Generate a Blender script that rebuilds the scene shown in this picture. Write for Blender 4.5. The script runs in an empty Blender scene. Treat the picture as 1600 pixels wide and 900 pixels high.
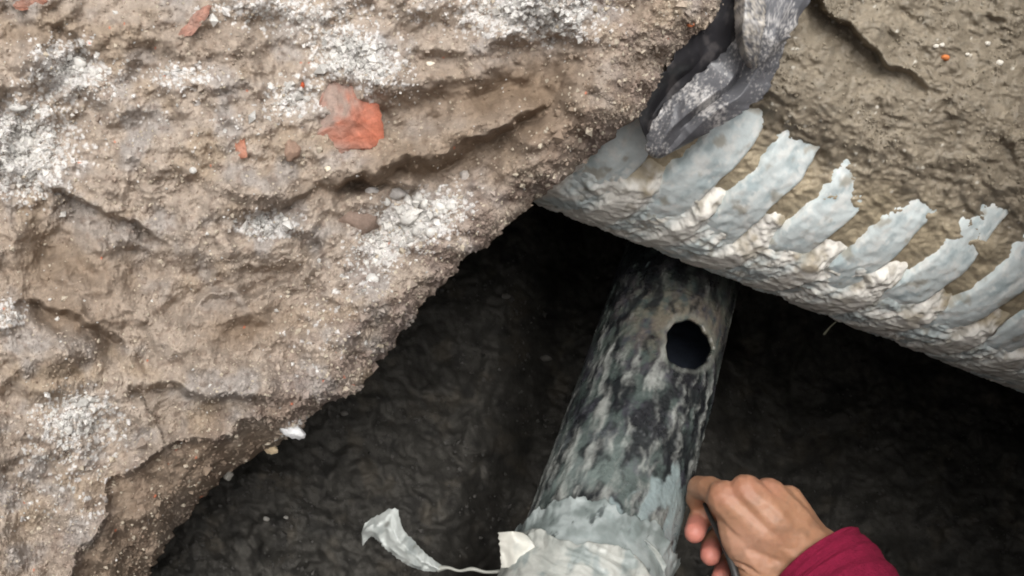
import bpy, bmesh, math
import numpy as np
from mathutils import Vector, Matrix

# ------------------------------------------------------------------ camera, sky, sun, exposure
scene = bpy.context.scene
PITCH = math.radians(42.0)
CAMZ = 0.35
HFOV = math.radians(50.0)
F = 800.0 / math.tan(HFOV / 2)          # focal length in photograph pixels (1600 wide)
cam_d = bpy.data.cameras.new("camera")
cam = bpy.data.objects.new("camera", cam_d)
scene.collection.objects.link(cam)
cam.location = (0, 0, CAMZ)
cam.rotation_euler = (math.pi / 2 - PITCH, 0, 0)
cam_d.sensor_width = 36
cam_d.angle = HFOV
cam_d.clip_start = 0.02
cam_d.clip_end = 2000
scene.camera = cam

SUN_EL, SUN_AZ = math.radians(60), math.radians(172)   # azimuth clockwise from +Y
world = bpy.data.worlds.new("World")
scene.world = world
world.use_nodes = True
nt = world.node_tree
nt.nodes.clear()
sky = nt.nodes.new("ShaderNodeTexSky")
sky.sky_type = 'NISHITA'
sky.sun_disc = False
sky.sun_elevation = SUN_EL
sky.sun_rotation = SUN_AZ
sky.air_density = 1.0
sky.dust_density = 6.0
sky.ozone_density = 1.0
hs = nt.nodes.new("ShaderNodeHueSaturation")      # overcast: a grey, even sky
hs.inputs["Saturation"].default_value = 0.12
bg = nt.nodes.new("ShaderNodeBackground")
bg.inputs["Strength"].default_value = 0.145
wo = nt.nodes.new("ShaderNodeOutputWorld")
nt.links.new(sky.outputs[0], hs.inputs["Color"])
nt.links.new(hs.outputs[0], bg.inputs["Color"])
nt.links.new(bg.outputs[0], wo.inputs["Surface"])

sun_d = bpy.data.lights.new("sun", 'SUN')
sun_d.energy = 1.0
sun_d.angle = math.radians(28)
sun_d.color = (1.0, 0.965, 0.92)
sun = bpy.data.objects.new("sun", sun_d)
scene.collection.objects.link(sun)
sdir = Vector((math.sin(SUN_AZ) * math.cos(SUN_EL), math.cos(SUN_AZ) * math.cos(SUN_EL), math.sin(SUN_EL)))
sun.rotation_euler = sdir.to_track_quat('Z', 'Y').to_euler()
sun.location = sdir * 5

scene.view_settings.view_transform = 'Standard'
scene.view_settings.look = 'None'
scene.view_settings.exposure = 0.54
scene.view_settings.gamma = 1.0
scene.view_settings.use_curve_mapping = False
scene.render.engine = 'CYCLES'
scene.cycles.max_bounces = 8
scene.cycles.filter_width = 1.9

COL = scene.collection
rng = np.random.default_rng(7)

# ------------------------------------------------------------------ helpers
CP, SP = math.cos(PITCH), math.sin(PITCH)
R_ = np.array([1.0, 0, 0]); F_ = np.array([0, CP, -SP]); U_ = np.array([0, SP, CP])
C0 = np.array([0, 0, CAMZ])


def W(px, py, d):
    """photograph pixel and depth along the view axis -> world point(s)"""
    px, py, d = np.broadcast_arrays(np.asarray(px, float), np.asarray(py, float), np.asarray(d, float))
    X = (px - 800) / F * d
    Y = (450 - py) / F * d
    return C0 + X[..., None] * R_ + Y[..., None] * U_ + d[..., None] * F_


def unW(P):
    q = np.asarray(P) - C0
    d = q @ F_
    return 800 + (q @ R_) / d * F, 450 - (q @ U_) / d * F, d


def lin(r, g, b):
    c = np.array([r, g, b], float) / 255
    return np.where(c <= 0.04045, c / 12.92, ((c + 0.055) / 1.055) ** 2.4)


def sm(a, b, x):
    t = np.clip((np.asarray(x, float) - a) / (b - a), 0, 1)
    return t * t * (3 - 2 * t)


def _h(ix, iy, seed):
    with np.errstate(over='ignore'):
        h = (ix.astype(np.int64) * 374761393 + iy.astype(np.int64) * 668265263 + seed * 1442695041) & 0xFFFFFFFF
        h = ((h ^ (h >> 13)) * 1274126177) & 0xFFFFFFFF
        h = ((h ^ (h >> 15)) * 2246822519) & 0xFFFFFFFF
        h = h ^ (h >> 16)
    return (h & 0xFFFFFF) / float(0x1000000)


def perlin(x, y, seed=0):
    x = np.asarray(x, float); y = np.asarray(y, float)
    ix = np.floor(x); iy = np.floor(y)
    fx = x - ix; fy = y - iy
    ux = fx * fx * fx * (fx * (fx * 6 - 15) + 10)
    uy = fy * fy * fy * (fy * (fy * 6 - 15) + 10)

    def g(dx, dy):
        a = _h(ix + dx, iy + dy, seed) * 2 * math.pi
        return np.cos(a) * (fx - dx) + np.sin(a) * (fy - dy)
    a = g(0, 0); b = g(1, 0); c = g(0, 1); e = g(1, 1)
    return 1.5 * ((a + (b - a) * ux) + ((c + (e - c) * ux) - (a + (b - a) * ux)) * uy)


def fbm(x, y, seed=0, octv=4, gain=0.5, lac=2.03):
    s = 0; a = 1.0; n = 0
    for i in range(octv):
        s = s + a * perlin(x, y, seed + i * 17)
        n += a
        x = x * lac + 3.1; y = y * lac - 1.7; a *= gain
    return s / n * 1.4


def ridged(x, y, seed=0, octv=4):
    s = 0; a = 1.0; n = 0
    for i in range(octv):
        s = s + a * (1 - 2 * np.abs(perlin(x, y, seed + i * 17)))
        n += a
        x = x * 2.1 + 1.3; y = y * 2.1 + 5.2; a *= 0.5
    return s / n


def worley(x, y, seed=0):
    x = np.asarray(x, float); y = np.asarray(y, float)
    ix = np.floor(x); iy = np.floor(y)
    f1 = np.full(x.shape, 9.0); f2 = np.full(x.shape, 9.0); idr = np.zeros(x.shape)
    for dx in (-1, 0, 1):
        for dy in (-1, 0, 1):
            cx = ix + dx; cy = iy + dy
            qx = cx + _h(cx, cy, seed) - x
            qy = cy + _h(cx, cy, seed + 5) - y
            dd = np.sqrt(qx * qx + qy * qy)
            near = dd < f1
            f2 = np.where(near, f1, np.minimum(f2, dd))
            idr = np.where(near, _h(cx, cy, seed + 9), idr)
            f1 = np.where(near, dd, f1)
    return f1, f2, idr


def pl_dist(x, y, pts):
    """signed distance to a polyline (positive on the side below/right of it as drawn left to right) and param 0..1"""
    best = np.full(x.shape, 1e9); sgn = np.zeros(x.shape); par = np.zeros(x.shape)
    n = len(pts) - 1
    for i in range(n):
        ax, ay = pts[i]; bx, by = pts[i + 1]
        vx, vy = bx - ax, by - ay
        L2 = vx * vx + vy * vy
        t = np.clip(((x - ax) * vx + (y - ay) * vy) / L2, 0, 1)
        qx = x - (ax + t * vx); qy = y - (ay + t * vy)
        dd = np.sqrt(qx * qx + qy * qy)
        s = np.sign(vx * (y - ay) - vy * (x - ax))
        m = dd < best
        best = np.where(m, dd, best); sgn = np.where(m, s, sgn); par = np.where(m, (i + t) / n, par)
    return best * sgn, par


def ell(x, y, cx, cy, rx, ry, ang=0):
    a = math.radians(ang)
    dx = (x - cx) * math.cos(a) + (y - cy) * math.sin(a)
    dy = -(x - cx) * math.sin(a) + (y - cy) * math.cos(a)
    return np.exp(-((dx / rx) ** 2 + (dy / ry) ** 2))


def mixc(c, col, m):
    return c + (np.asarray(col) - c) * np.clip(m, 0, 1)[..., None]


def mesh_from(name, V, faces, col=None, smooth=True):
    me = bpy.data.meshes.new(name)
    V = np.asarray(V, np.float32).reshape(-1, 3)
    faces = np.asarray(faces, np.int32)
    k = faces.shape[1]
    me.vertices.add(len(V)); me.vertices.foreach_set("co", V.ravel())
    me.loops.add(faces.size); me.loops.foreach_set("vertex_index", faces.ravel())
    me.polygons.add(len(faces))
    me.polygons.foreach_set("loop_start", np.arange(0, faces.size, k, dtype=np.int32))
    me.polygons.foreach_set("loop_total", np.full(len(faces), k, np.int32))
    me.polygons.foreach_set("use_smooth", np.full(len(faces), smooth, bool))
    me.update(calc_edges=True)
    me.validate()
    if col is not None:
        c = np.ones((len(V), 4), np.float32)
        c[:, :col.reshape(len(V), -1).shape[1]] = col.reshape(len(V), -1)
        at = me.color_attributes.new("Col", 'FLOAT_COLOR', 'POINT')
        at.data.foreach_set("color", c.ravel())
    return me


def grid_faces(n, m, wrap=False):
    i = np.arange(n - 1)[:, None]
    j = np.arange(m if wrap else m - 1)[None, :]
    jn = (j + 1) % m
    return np.stack([i * m + j, i * m + jn, (i + 1) * m + jn, (i + 1) * m + j], -1).reshape(-1, 4)


def link(name, me, mat=None, parent=None, **props):
    o = bpy.data.objects.new(name, me)
    COL.objects.link(o)
    if mat is not None and me is not None:
        if len(me.materials) == 0:
            me.materials.append(mat)
    if parent is not None:
        o.parent = parent
    for k, v in props.items():
        o[k] = v
    return o


def empty(name, loc, **props):
    o = bpy.data.objects.new(name, None)
    COL.objects.link(o)
    o.empty_display_size = 0.02
    o.location = loc
    for k, v in props.items():
        o[k] = v
    return o


def part(name, V, faces, col, mat, root, smooth=True, **props):
    """mesh in world coordinates, parented to root (an Empty that only has a location)"""
    V = np.asarray(V, float).reshape(-1, 3) - np.array(root.location)
    return link(name, mesh_from(name, V, faces, col, smooth), mat, root, **props)


# ------------------------------------------------------------------ materials
def soil_mat(name, rough=0.92, spec=0.25, bump=0.5, scale=900.0, dist=0.0006, vary=0.35, spark=0.0, base=None, rough_noise=0.0):
    m = bpy.data.materials.new(name)
    m.use_nodes = True
    t = m.node_tree; N = t.nodes; L = t.links
    b = N["Principled BSDF"]
    geo = N.new("ShaderNodeNewGeometry")
    n1 = N.new("ShaderNodeTexNoise"); n1.inputs["Scale"].default_value = scale
    n1.inputs["Detail"].default_value = 5; n1.inputs["Roughness"].default_value = 0.65
    n2 = N.new("ShaderNodeTexNoise"); n2.inputs["Scale"].default_value = scale * 0.23
    n2.inputs["Detail"].default_value = 4
    L.new(geo.outputs["Position"], n1.inputs["Vector"]); L.new(geo.outputs["Position"], n2.inputs["Vector"])
    if base is None:
        at = N.new("ShaderNodeAttribute"); at.attribute_name = "Col"; csock = at.outputs["Color"]
    else:
        rg = N.new("ShaderNodeRGB"); rg.outputs[0].default_value = (*base, 1); csock = rg.outputs[0]
    ad = N.new("ShaderNodeMath"); ad.operation = 'ADD'
    L.new(n1.outputs[0], ad.inputs[0]); L.new(n2.outputs[0], ad.inputs[1])
    mr = N.new("ShaderNodeMapRange")
    mr.inputs["From Min"].default_value = 0.65; mr.inputs["From Max"].default_value = 1.35
    mr.inputs["To Min"].default_value = 1 - vary; mr.inputs["To Max"].default_value = 1 + vary
    L.new(ad.outputs[0], mr.inputs["Value"])
    mx = N.new("ShaderNodeVectorMath"); mx.operation = 'SCALE'
    L.new(csock, mx.inputs[0]); L.new(mr.outputs[0], mx.inputs["Scale"])
    L.new(mx.outputs[0], b.inputs["Base Color"])
    b.inputs["Roughness"].default_value = rough
    if rough_noise:
        m2 = N.new("ShaderNodeMapRange")
        m2.inputs["From Min"].default_value = 0.3; m2.inputs["From Max"].default_value = 0.7
        m2.inputs["To Min"].default_value = rough - rough_noise; m2.inputs["To Max"].default_value = min(1, rough + rough_noise)
        L.new(n2.outputs[0], m2.inputs["Value"]); L.new(m2.outputs[0], b.inputs["Roughness"])
    b.inputs["Specular IOR Level"].default_value = spec
    bp = N.new("ShaderNodeBump"); bp.inputs["Strength"].default_value = bump; bp.inputs["Distance"].default_value = dist
    L.new(ad.outputs[0], bp.inputs["Height"]); L.new(bp.outputs[0], b.inputs["Normal"])
    return m


M_bank = soil_mat("dry_soil", 0.97, 0.10, 0.55, 1100, 0.0009, 0.20)
M_mud = soil_mat("mud", 0.62, 0.4, 0.55, 500, 0.0010, 0.18, rough_noise=0.18)
M_floor = soil_mat("dark_soil", 1.0, 0.03, 0.5, 380, 0.0016, 0.25)
M_clay = soil_mat("pale_clay", 0.6, 0.4, 0.5, 450, 0.0009, 0.12, rough_noise=0.15)
M_rib = soil_mat("grey_plastic_pipe", 0.5, 0.45, 0.35, 380, 0.0006, 0.10, rough_noise=0.15)
M_drain = soil_mat("stained_pipe", 0.34, 0.5, 0.35, 350, 0.0005, 0.15, rough_noise=0.16)
M_film = soil_mat("tape_film", 0.42, 0.5, 0.3, 260, 0.0005, 0.08, rough_noise=0.12)
M_sheet = soil_mat("black_sheet", 0.40, 0.5, 0.2, 420, 0.0006, 0.14, rough_noise=0.15)
M_stone = soil_mat("mortar_stone", 0.93, 0.2, 0.7, 900, 0.0009, 0.22)
M_brick = soil_mat("brick_clay", 0.9, 0.2, 0.7, 700, 0.0009, 0.25)
M_inner = soil_mat("pipe_inside", 0.5, 0.4, 0.4, 300, 0.001, 0.25, base=(0.028, 0.034, 0.048))  # near-black bluish colour for the inside of the drain pipe
M_ground = soil_mat("trodden_ground", 0.95, 0.15, 0.8, 60, 0.01, 0.35, base=(0.22, 0.17, 0.125))

# ------------------------------------------------------------------ the earth bank on the left
EDGE = np.array([(-700, 1560), (-300, 1340), (-120, 1235), (0, 1150), (40, 1105), (75, 1068), (110, 1040), (180, 997), (230, 940), (270, 890), (312, 835),
                 (345, 800), (385, 757), (410, 715), (440, 694), (480, 655), (520, 626), (560, 598), (590, 572), (612, 556),
                 (628, 512), (645, 488), (668, 470), (690, 438), (705, 415), (725, 375), (748, 340), (775, 318), (800, 298), (850, 262),
                 (900, 233), (1000, 160), (1200, 20)], float)


def bank_features(x, y):
    """relief (m towards the viewer) and colour masks of the bank, painted shade included, at photograph coordinates"""
    wx = x + 14 * perlin(x / 60, y / 60, 301) + 5 * perlin(x / 18, y / 18, 303)
    wy = y + 14 * perlin(x / 60, y / 60, 302) + 5 * perlin(x / 18, y / 18, 304)
    h = np.zeros(x.shape)

    def ledge(pts, amp, below, above=60, edge=7):
        edge = edge * 1.3; amp = amp * 0.9
        s, p = pl_dist(wx, wy, pts)
        ends = sm(0, 0.25, p) * sm(1, 0.75, p)
        low = sm(-edge, edge, s) * np.exp(-np.maximum(s, 0) / below)
        up = sm(edge, -edge, s) * np.exp(np.minimum(s, 0) / above)
        return amp * ends * (0.45 * up - low)
    # lip over the damp hollow, clay ledge, ledge over the mortar cluster
    h += ledge([(590, 110), (650, 92), (720, 76), (800, 66), (880, 60), (930, 72)], 0.015, 70, 50, 12)
    h -= 0.026 * ell(wx, wy, 760, 145, 170, 55, -8)
    h += ledge([(470, 292), (540, 280), (600, 268), (700, 244), (790, 205), (850, 165), (880, 130)], 0.032, 95, 45, 10)
    h += ledge([(470, 300), (540, 283), (600, 285), (640, 300), (660, 290)], 0.016, 45, 30, 5)
    # crack with an overhanging lip
    h += ledge([(40, 288), (100, 300), (160, 338), (210, 352), (245, 372), (280, 388)], 0.021, 40, 45, 4)
    h += ledge([(170, 365), (200, 380), (235, 398), (255, 410)], 0.012, 30, 20, 4)
    h += ledge([(60, 20), (100, 45), (130, 70), (155, 100)], 0.011, 35, 30, 5)
    h += ledge([(330, 90), (370, 96), (405, 125), (400, 150)], 0.004, 20, 15, 4)
    h += ledge([(0, 478), (60, 470), (120, 495), (180, 525), (210, 560)], 0.020, 45, 40, 6)
    h += ledge([(520, 310), (505, 380), (470, 430), (400, 450), (330, 455), (285, 490), (270, 530)], 0.023, 60, 45, 6)
    h += ledge([(360, 330), (400, 330), (470, 305), (500, 290)], 0.014, 25, 30, 5)
    h += ledge([(370, 425), (410, 418), (450, 428)], 0.006, 20, 20, 4)
    h += ledge([(190, 640), (215, 606), (250, 604), (300, 622), (360, 616), (430, 622), (510, 618)], 0.025, 60, 40, 8)
    # ridge over the shaded lower face
    s, p = pl_dist(wx, wy, [(90, 960), (105, 900), (140, 830), (170, 765), (215, 715), (290, 690), (350, 672), (420, 652), (520, 628)])
    h -= 0.068 * sm(-6, 170, s) * sm(1.0, 0.75, p) + 0.012 * sm(-4, 12, s) * sm(1.0, 0.8, p)
    h += 0.010 * np.exp(-np.abs(s) / 14) * sm(1, 0.85, p)
    # the broken strip along the cut edge
    h += 0.016 * ell(wx, wy, 640, 450, 150, 60, -45)
    h -= 0.034 * ell(wx, wy, 600, 365, 105, 58, -30)
    h -= 0.020 * ell(wx, wy, 905, 245, 110, 40, -45)
    h -= 0.010 * ell(wx, wy, 370, 510, 85, 40, -25)
    h -= 0.010 * ell(wx, wy, 100, 420, 110, 60, 20)
    h += 0.012 * ell(wx, wy, 240, 220, 140, 90, 0)
    h += 0.010 * ell(wx, wy, 330, 330, 100, 50, -20)

    moist_shade = (0.95 * ell(wx, wy, 770, 145, 170, 52, -10) + 0.9 * ell(wx, wy, 640, 262, 190, 26, -14) + 0.75 * ell(wx, wy, 110, 425, 120, 60, 15)
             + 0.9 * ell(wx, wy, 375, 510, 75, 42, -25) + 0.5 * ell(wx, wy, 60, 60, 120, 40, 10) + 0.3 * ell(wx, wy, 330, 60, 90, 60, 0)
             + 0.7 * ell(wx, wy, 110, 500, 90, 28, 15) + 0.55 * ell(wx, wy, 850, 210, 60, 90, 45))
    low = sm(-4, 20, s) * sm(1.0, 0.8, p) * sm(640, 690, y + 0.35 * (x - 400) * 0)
    moist_shade = np.clip(moist_shade + 0.72 * low * sm(-200, 120, -(s - 140)), 0, 1)  # shade of the down-facing lower face painted in as brown
    white = (0.95 * ell(x, y, 108, 105, 62, 40, 20) + 1.0 * ell(x, y, 35, 235, 75, 70, 30) + 0.95 * ell(x, y, 545, 85, 62, 36, 10)
             + 0.9 * ell(x, y, 840, 22, 95, 42, 5) + 0.55 * ell(x, y, 430, 18, 110, 32, 0) + 0.4 * ell(x, y, 600, 120, 70, 40, 20)
             + 1.0 * ell(x, y, 650, 345, 75, 42, -20) + 0.45 * ell(x, y, 585, 395, 35, 50, 30) + 0.95 * ell(x, y, 420, 352, 45, 22, 0)
             + 0.7 * ell(x, y, 120, 655, 65, 42, 0) + 0.75 * ell(x, y, 460, 155, 40, 26, 0) + 0.6 * ell(x, y, 285, 118, 60, 20, 0)
             + 0.14 * ell(x, y, 480, 520, 90, 80, -30) + 0.6 * ell(x, y, 10, 490, 40, 30, 0) + 0.06 * ell(x, y, 560, 480, 120, 70, -40)
             + 0.14 * ell(x, y, 320, 190, 180, 60, 0) + 0.2 * ell(x, y, 100, 760, 120, 90, 0) + 0.2 * ell(x, y, 720, 20, 160, 40, 0)
             + 0.8 * ell(x, y, 455, 672, 26, 9, -35))
    white = np.clip(white, 0, 1) * (1 - 0.75 * moist_shade)
    return h, moist_shade, white


def build_bank():
    y = np.concatenate([np.arange(-700, -60, 16), np.arange(-60, 960, 2.0), np.arange(960, 1200, 12)])
    nf = 600
    s_f = np.concatenate([np.linspace(-760, -60, 40)[:-1], np.linspace(0, 1, nf) - 10])   # marker: > -20 means fraction - 10
    nu = 70
    Y = np.repeat(y[:, None], len(s_f) + nu, 1)
    xe = np.interp(y, EDGE[:, 0], EDGE[:, 1])
    xs = xe + 9 * fbm(y / 45, y * 0 + 3.3, 11, 3)
    jit = 8 * fbm(y / 13, y * 0 + 8.1, 12, 3)
    xe = xs + jit
    cols = []
    for v in s_f:
        if v > -20:
            f = v + 10
            cols.append(-60 + (xs + 60) * f + jit * np.exp(-(xs + 60) * (1 - f) / 10))
        else:
            cols.append(np.full(len(y), v))
    X = np.stack(cols, 1)
    # front face
    e = np.maximum(xs[:, None] - X, 0)
    e = e + 22 * np.clip(fbm(X / 26, Y[:, :X.shape[1]] / 26, 13, 4), -1, 1) * sm(0, 60, e)
    e = np.maximum(e, 0)
    h, moist_shade, white = bank_features(X, Y[:, :X.shape[1]])
    Yf = Y[:, :X.shape[1]]
    d = 0.655 + 0.00001 * (X - 300) - 0.00002 * (Yf - 300)
    d = d - 0.026 * perlin(X / 260, Yf / 260, 41) - 0.016 * perlin(X / 150, Yf / 140, 43) * sm(0, 150, e) - 0.023 * fbm(X / 100, Yf / 85, 42, 3)
    roll = 1 - np.sqrt(np.clip(1 - np.clip(1 - e / 75, 0, 1) ** 2, 0, 1))
    d = d + 0.042 * roll + 0.012 * np.exp(-e / 130)
    dry = 1 - 0.8 * moist_shade
    # crumbly relief
    f1a, f2a, ida = worley((X + 6 * perlin(X / 9, Yf / 9, 51)) / 22, (Yf + 6 * perlin(X / 9, Yf / 9, 52)) / 19, 61)
    f1b, f2b, idb = worley((X + 2 * perlin(X / 5, Yf / 5, 53)) / 8.5, Yf / 8.0, 62)
    f1c, f2c, idc = worley(X / 4.6, Yf / 4.6, 63)
    rg = ridged(X / 48 + 0.5 * perlin(X / 30, Yf / 30, 70), Yf / 44 + 0.5 * perlin(X / 28, Yf / 28, 69), 71, 4)
    fine = fbm(X / 13, Yf / 13, 72, 4, 0.65)
    near = sm(250, 30, e)
    rel = h
    tt = 3.2 * fbm(X / 85 + 0.4 * perlin(X / 40, Yf / 40, 75), Yf / 80, 76, 4)
    fr = tt - np.floor(tt)
    terr = np.floor(tt) + sm(0.0, 0.22, fr)
    rel = rel + 0.0010 * terr * (0.3 + 0.7 * dry) + 0.0026 * rg * (0.35 + 0.65 * dry) + 0.0024 * fine * (0.3 + 0.5 * dry)
    rel = rel + 0.0006 * fbm(X / 6.5, Yf / 6.5, 77, 3, 0.7) * (0.4 + 0.6 * dry)
    rel = rel + dry * (0.0030 * (0.55 - f1a) * (ida > 0.5) * (0.4 + 0.9 * near) + 0.0013 * (0.55 - f1b) * (idb > 0.35) * (1 + 0.9 * near) + 0.0007 * (0.5 - f1c))
    wcell = white * 1.2 - 0.16 + (0.10 + 0.6 * white) * fbm(X / 22, Yf / 22, 73, 4)
    wb = (idb < np.clip(wcell, 0, 0.93)) * sm(0.62, 0.4, f1b)
    wc = (idc < np.clip(wcell * 0.8 + 0.035 * (1 - moist_shade), 0, 0.7)) * sm(0.6, 0.35, f1c)
    wt = np.maximum(wb, wc)
    rel = rel + 0.0014 * wb * white + 0.0005 * wc
    # tool scrapes in damp clay
    sc = perlin((X * 0.95 - Yf * 0.3) / 70, (X * 0.3 + Yf * 0.95) / 5, 74)
    rel = rel + 0.0010 * moist_shade * sc
    rel = rel * sm(-750, -200, X) + 0
    d = d - rel
    # colour: albedo, plus painted shade on the lower face
    tan = lin(160, 147, 134); brown = lin(122, 105, 88); grey = lin(154, 148, 143); wht = lin(220, 217, 214); ochre = lin(150, 133, 112)
    c = np.broadcast_to(tan, X.shape + (3,)).copy()
    c = mixc(c, ochre, 0.6 * sm(0.05, 0.6, fbm(X / 120, Yf / 90, 81, 3)) * dry)
    c = mixc(c, grey, 0.75 * sm(0.0, 0.5, fbm(X / 80, Yf / 80, 82, 3)) * dry)
    c = mixc(c, lin(112, 95, 83), 0.5 * sm(0.1, 0.6, fbm(X / 16, Yf / 16, 83, 3)))
    c = mixc(c, lin(120, 104, 96), 0.6 * near * sm(-0.3, 0.4, fbm(X / 60, Yf / 60, 84, 2)))
    c = mixc(c, brown, 0.95 * moist_shade)  # brown for damp clay and the lower face's painted shade
    c = c * (0.90 + 0.24 * idb * dry + 0.12 * (1 - dry))[..., None]
    c = mixc(c, wht * 0.95, 0.8 * wt)
    c = mixc(c, wht * 0.8, 0.6 * np.clip(white, 0, 1) ** 1.5 * sm(-0.4, 0.3, fine))
    # reddish brick grit
    c = mixc(c, lin(196, 110, 80), 0.8 * (idc > 0.999) * sm(0.5, 0.3, f1c))
    P = W(X, Yf, d)
    # underside: rolls back into the hollow
    a = (np.linspace(0, 1, nu + 1)[1:] ** 1.7) * 900
    py_ = np.repeat(y[:, None], nu, 1)
    n1 = fbm(a[None, :] / 60, py_ / 60, 91, 4) * sm(0, 60, a)[None, :]
    w_a, w_b, w_id = worley(a[None, :] / 16, py_ / 16, 93)
    Xu = xe[:, None] - 0.42 * np.maximum(a[None, :] - 40, 0) + 12 * np.sin(np.clip(a / 60, 0, math.pi))[None, :] * 0.3
    du = d[:, -1:] + a[None, :] / F * 0.98 - 0.010 * n1 - 0.003 * (0.5 - w_a) * sm(0, 30, a)[None, :]
    Pu = W(Xu, py_, du)
    cu = np.broadcast_to(lin(118, 98, 80), Xu.shape + (3,)).copy() * (0.8 + 0.4 * w_id)[..., None]
    cu = mixc(cu, c[:, -1:], np.repeat(sm(40, 0, a)[None, :], len(y), 0))
    Pall = np.concatenate([P, Pu], 1); Call = np.concatenate([c, cu], 1)
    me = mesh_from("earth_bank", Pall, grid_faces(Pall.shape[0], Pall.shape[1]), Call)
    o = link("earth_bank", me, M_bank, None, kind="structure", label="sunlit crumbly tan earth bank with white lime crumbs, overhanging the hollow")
    return o, X, Yf, d, e, moist_shade, white, c


bank, BX, BY, BD, BE, BM, BWH, BC = build_bank()


def bank_depth(px, py):
    yi = np.argmin(np.abs(BY[:, 0] - py))
    return float(np.interp(px, BX[yi], BD[yi]))


# crumbs lying on the bank: tiny angular grains, joined
def crumbs(name, n, size, sel_w, colf, parent, mat, seed, lift=0.25):
    r = np.random.default_rng(seed)
    ok = (BX > -55) & (BY > -55) & (BY < 955)
    w = (sel_w * ok).ravel()
    w = w * np.abs(np.gradient(BX, axis=1)).ravel()
    idx = r.choice(w.size, n, p=w / w.sum())
    px = BX.ravel()[idx] + r.uniform(-1, 1, n); py = BY.ravel()[idx] + r.uniform(-1, 1, n)
    rad = size * np.exp(r.normal(0, 0.45, n))
    d = BD.ravel()[idx] - rad / F * 0.65 * lift
    cen = W(px, py, d)
    base = np.array([(1, 0, 0), (-1, 0, 0), (0, 1, 0), (0, -1, 0), (0, 0, 1), (0, 0, -1)], float)
    fc = np.array([(0, 2, 4), (2, 1, 4), (1, 3, 4), (3, 0, 4), (2, 0, 5), (1, 2, 5), (3, 1, 5), (0, 3, 5)])
    q = r.normal(size=(n, 4)); q /= np.linalg.norm(q, axis=1)[:, None]
    w0, x0, y0, z0 = q.T
    Rm = np.stack([np.stack([1 - 2 * (y0**2 + z0**2), 2 * (x0*y0 - z0*w0), 2 * (x0*z0 + y0*w0)], -1),
                   np.stack([2 * (x0*y0 + z0*w0), 1 - 2 * (x0**2 + z0**2), 2 * (y0*z0 - x0*w0)], -1),
                   np.stack([2 * (x0*z0 - y0*w0), 2 * (y0*z0 + x0*w0), 1 - 2 * (x0**2 + y0**2)], -1)], 1)
    V = base[None] * r.uniform(0.55, 1.25, (n, 6, 1)) * (rad / F * 0.66)[:, None, None] * r.uniform(0.7, 1.2, (n, 1, 3))
    V = np.einsum('nij,nkj->nki', Rm, V) + cen[:, None, :]
    fcs = (fc[None] + 6 * np.arange(n)[:, None, None]).reshape(-1, 3)
    c = colf(idx, r, n)
    c = np.repeat(c[:, None, :], 6, 1)
    me = mesh_from(name, V, fcs, c, smooth=False)
    return link(name, me, mat, parent, kind="stuff")


def crumbs_on(name, n, size, X, Y, D, wts, colour, parent, mat, seed):
    global BX, BY, BD
    keep = (BX, BY, BD)
    BX, BY, BD = X, Y, D
    o = crumbs(name, n, size, wts, lambda idx, r, k: colour * r.uniform(0.7, 1.2, (k, 1)), parent, mat, seed, 0.6)
    BX, BY, BD = keep
    return o


def c_soil(idx, r, n):
    c = BC.reshape(-1, 3)[idx] * r.uniform(0.85, 1.2, (n, 1))
    lt = r.random(n) < 0.14
    c[lt] = lin(190, 178, 160) * r.uniform(0.8, 1.0, (lt.sum(), 1))
    return np.clip(c, 0, 0.85)


def c_white(idx, r, n):
    return lin(214, 211, 205) * r.uniform(0.6, 1.0, (n, 1))


edge_w = np.exp(-BE / 60)
crumbs("soil_crumbs", 30000, 1.7, (1 - 0.85 * BM) * (0.5 + 2.0 * np.exp(-BE / 150)), c_soil, bank, M_bank, 1)
crumbs("edge_crumbs", 2400, 3.2, edge_w * (1 - 0.7 * BM), c_soil, bank, M_bank, 2, 0.1)
crumbs("lime_crumbs", 6500, 1.7, BWH ** 2.0 + 0.004, c_white, bank, M_bank, 3)
crumbs("lime_lumps", 600, 4.6, BWH ** 3, c_white, bank, M_bank, 4)

# ------------------------------------------------------------------ the hollow: dark floor
PIPE_A = np.array(W(941, 830, 0.85)); PIPE_B = np.array(W(1047, 480, 1.03))
PAX = PIPE_B - PIPE_A; PAX /= np.linalg.norm(PAX)
PR = 0.0575


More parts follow.
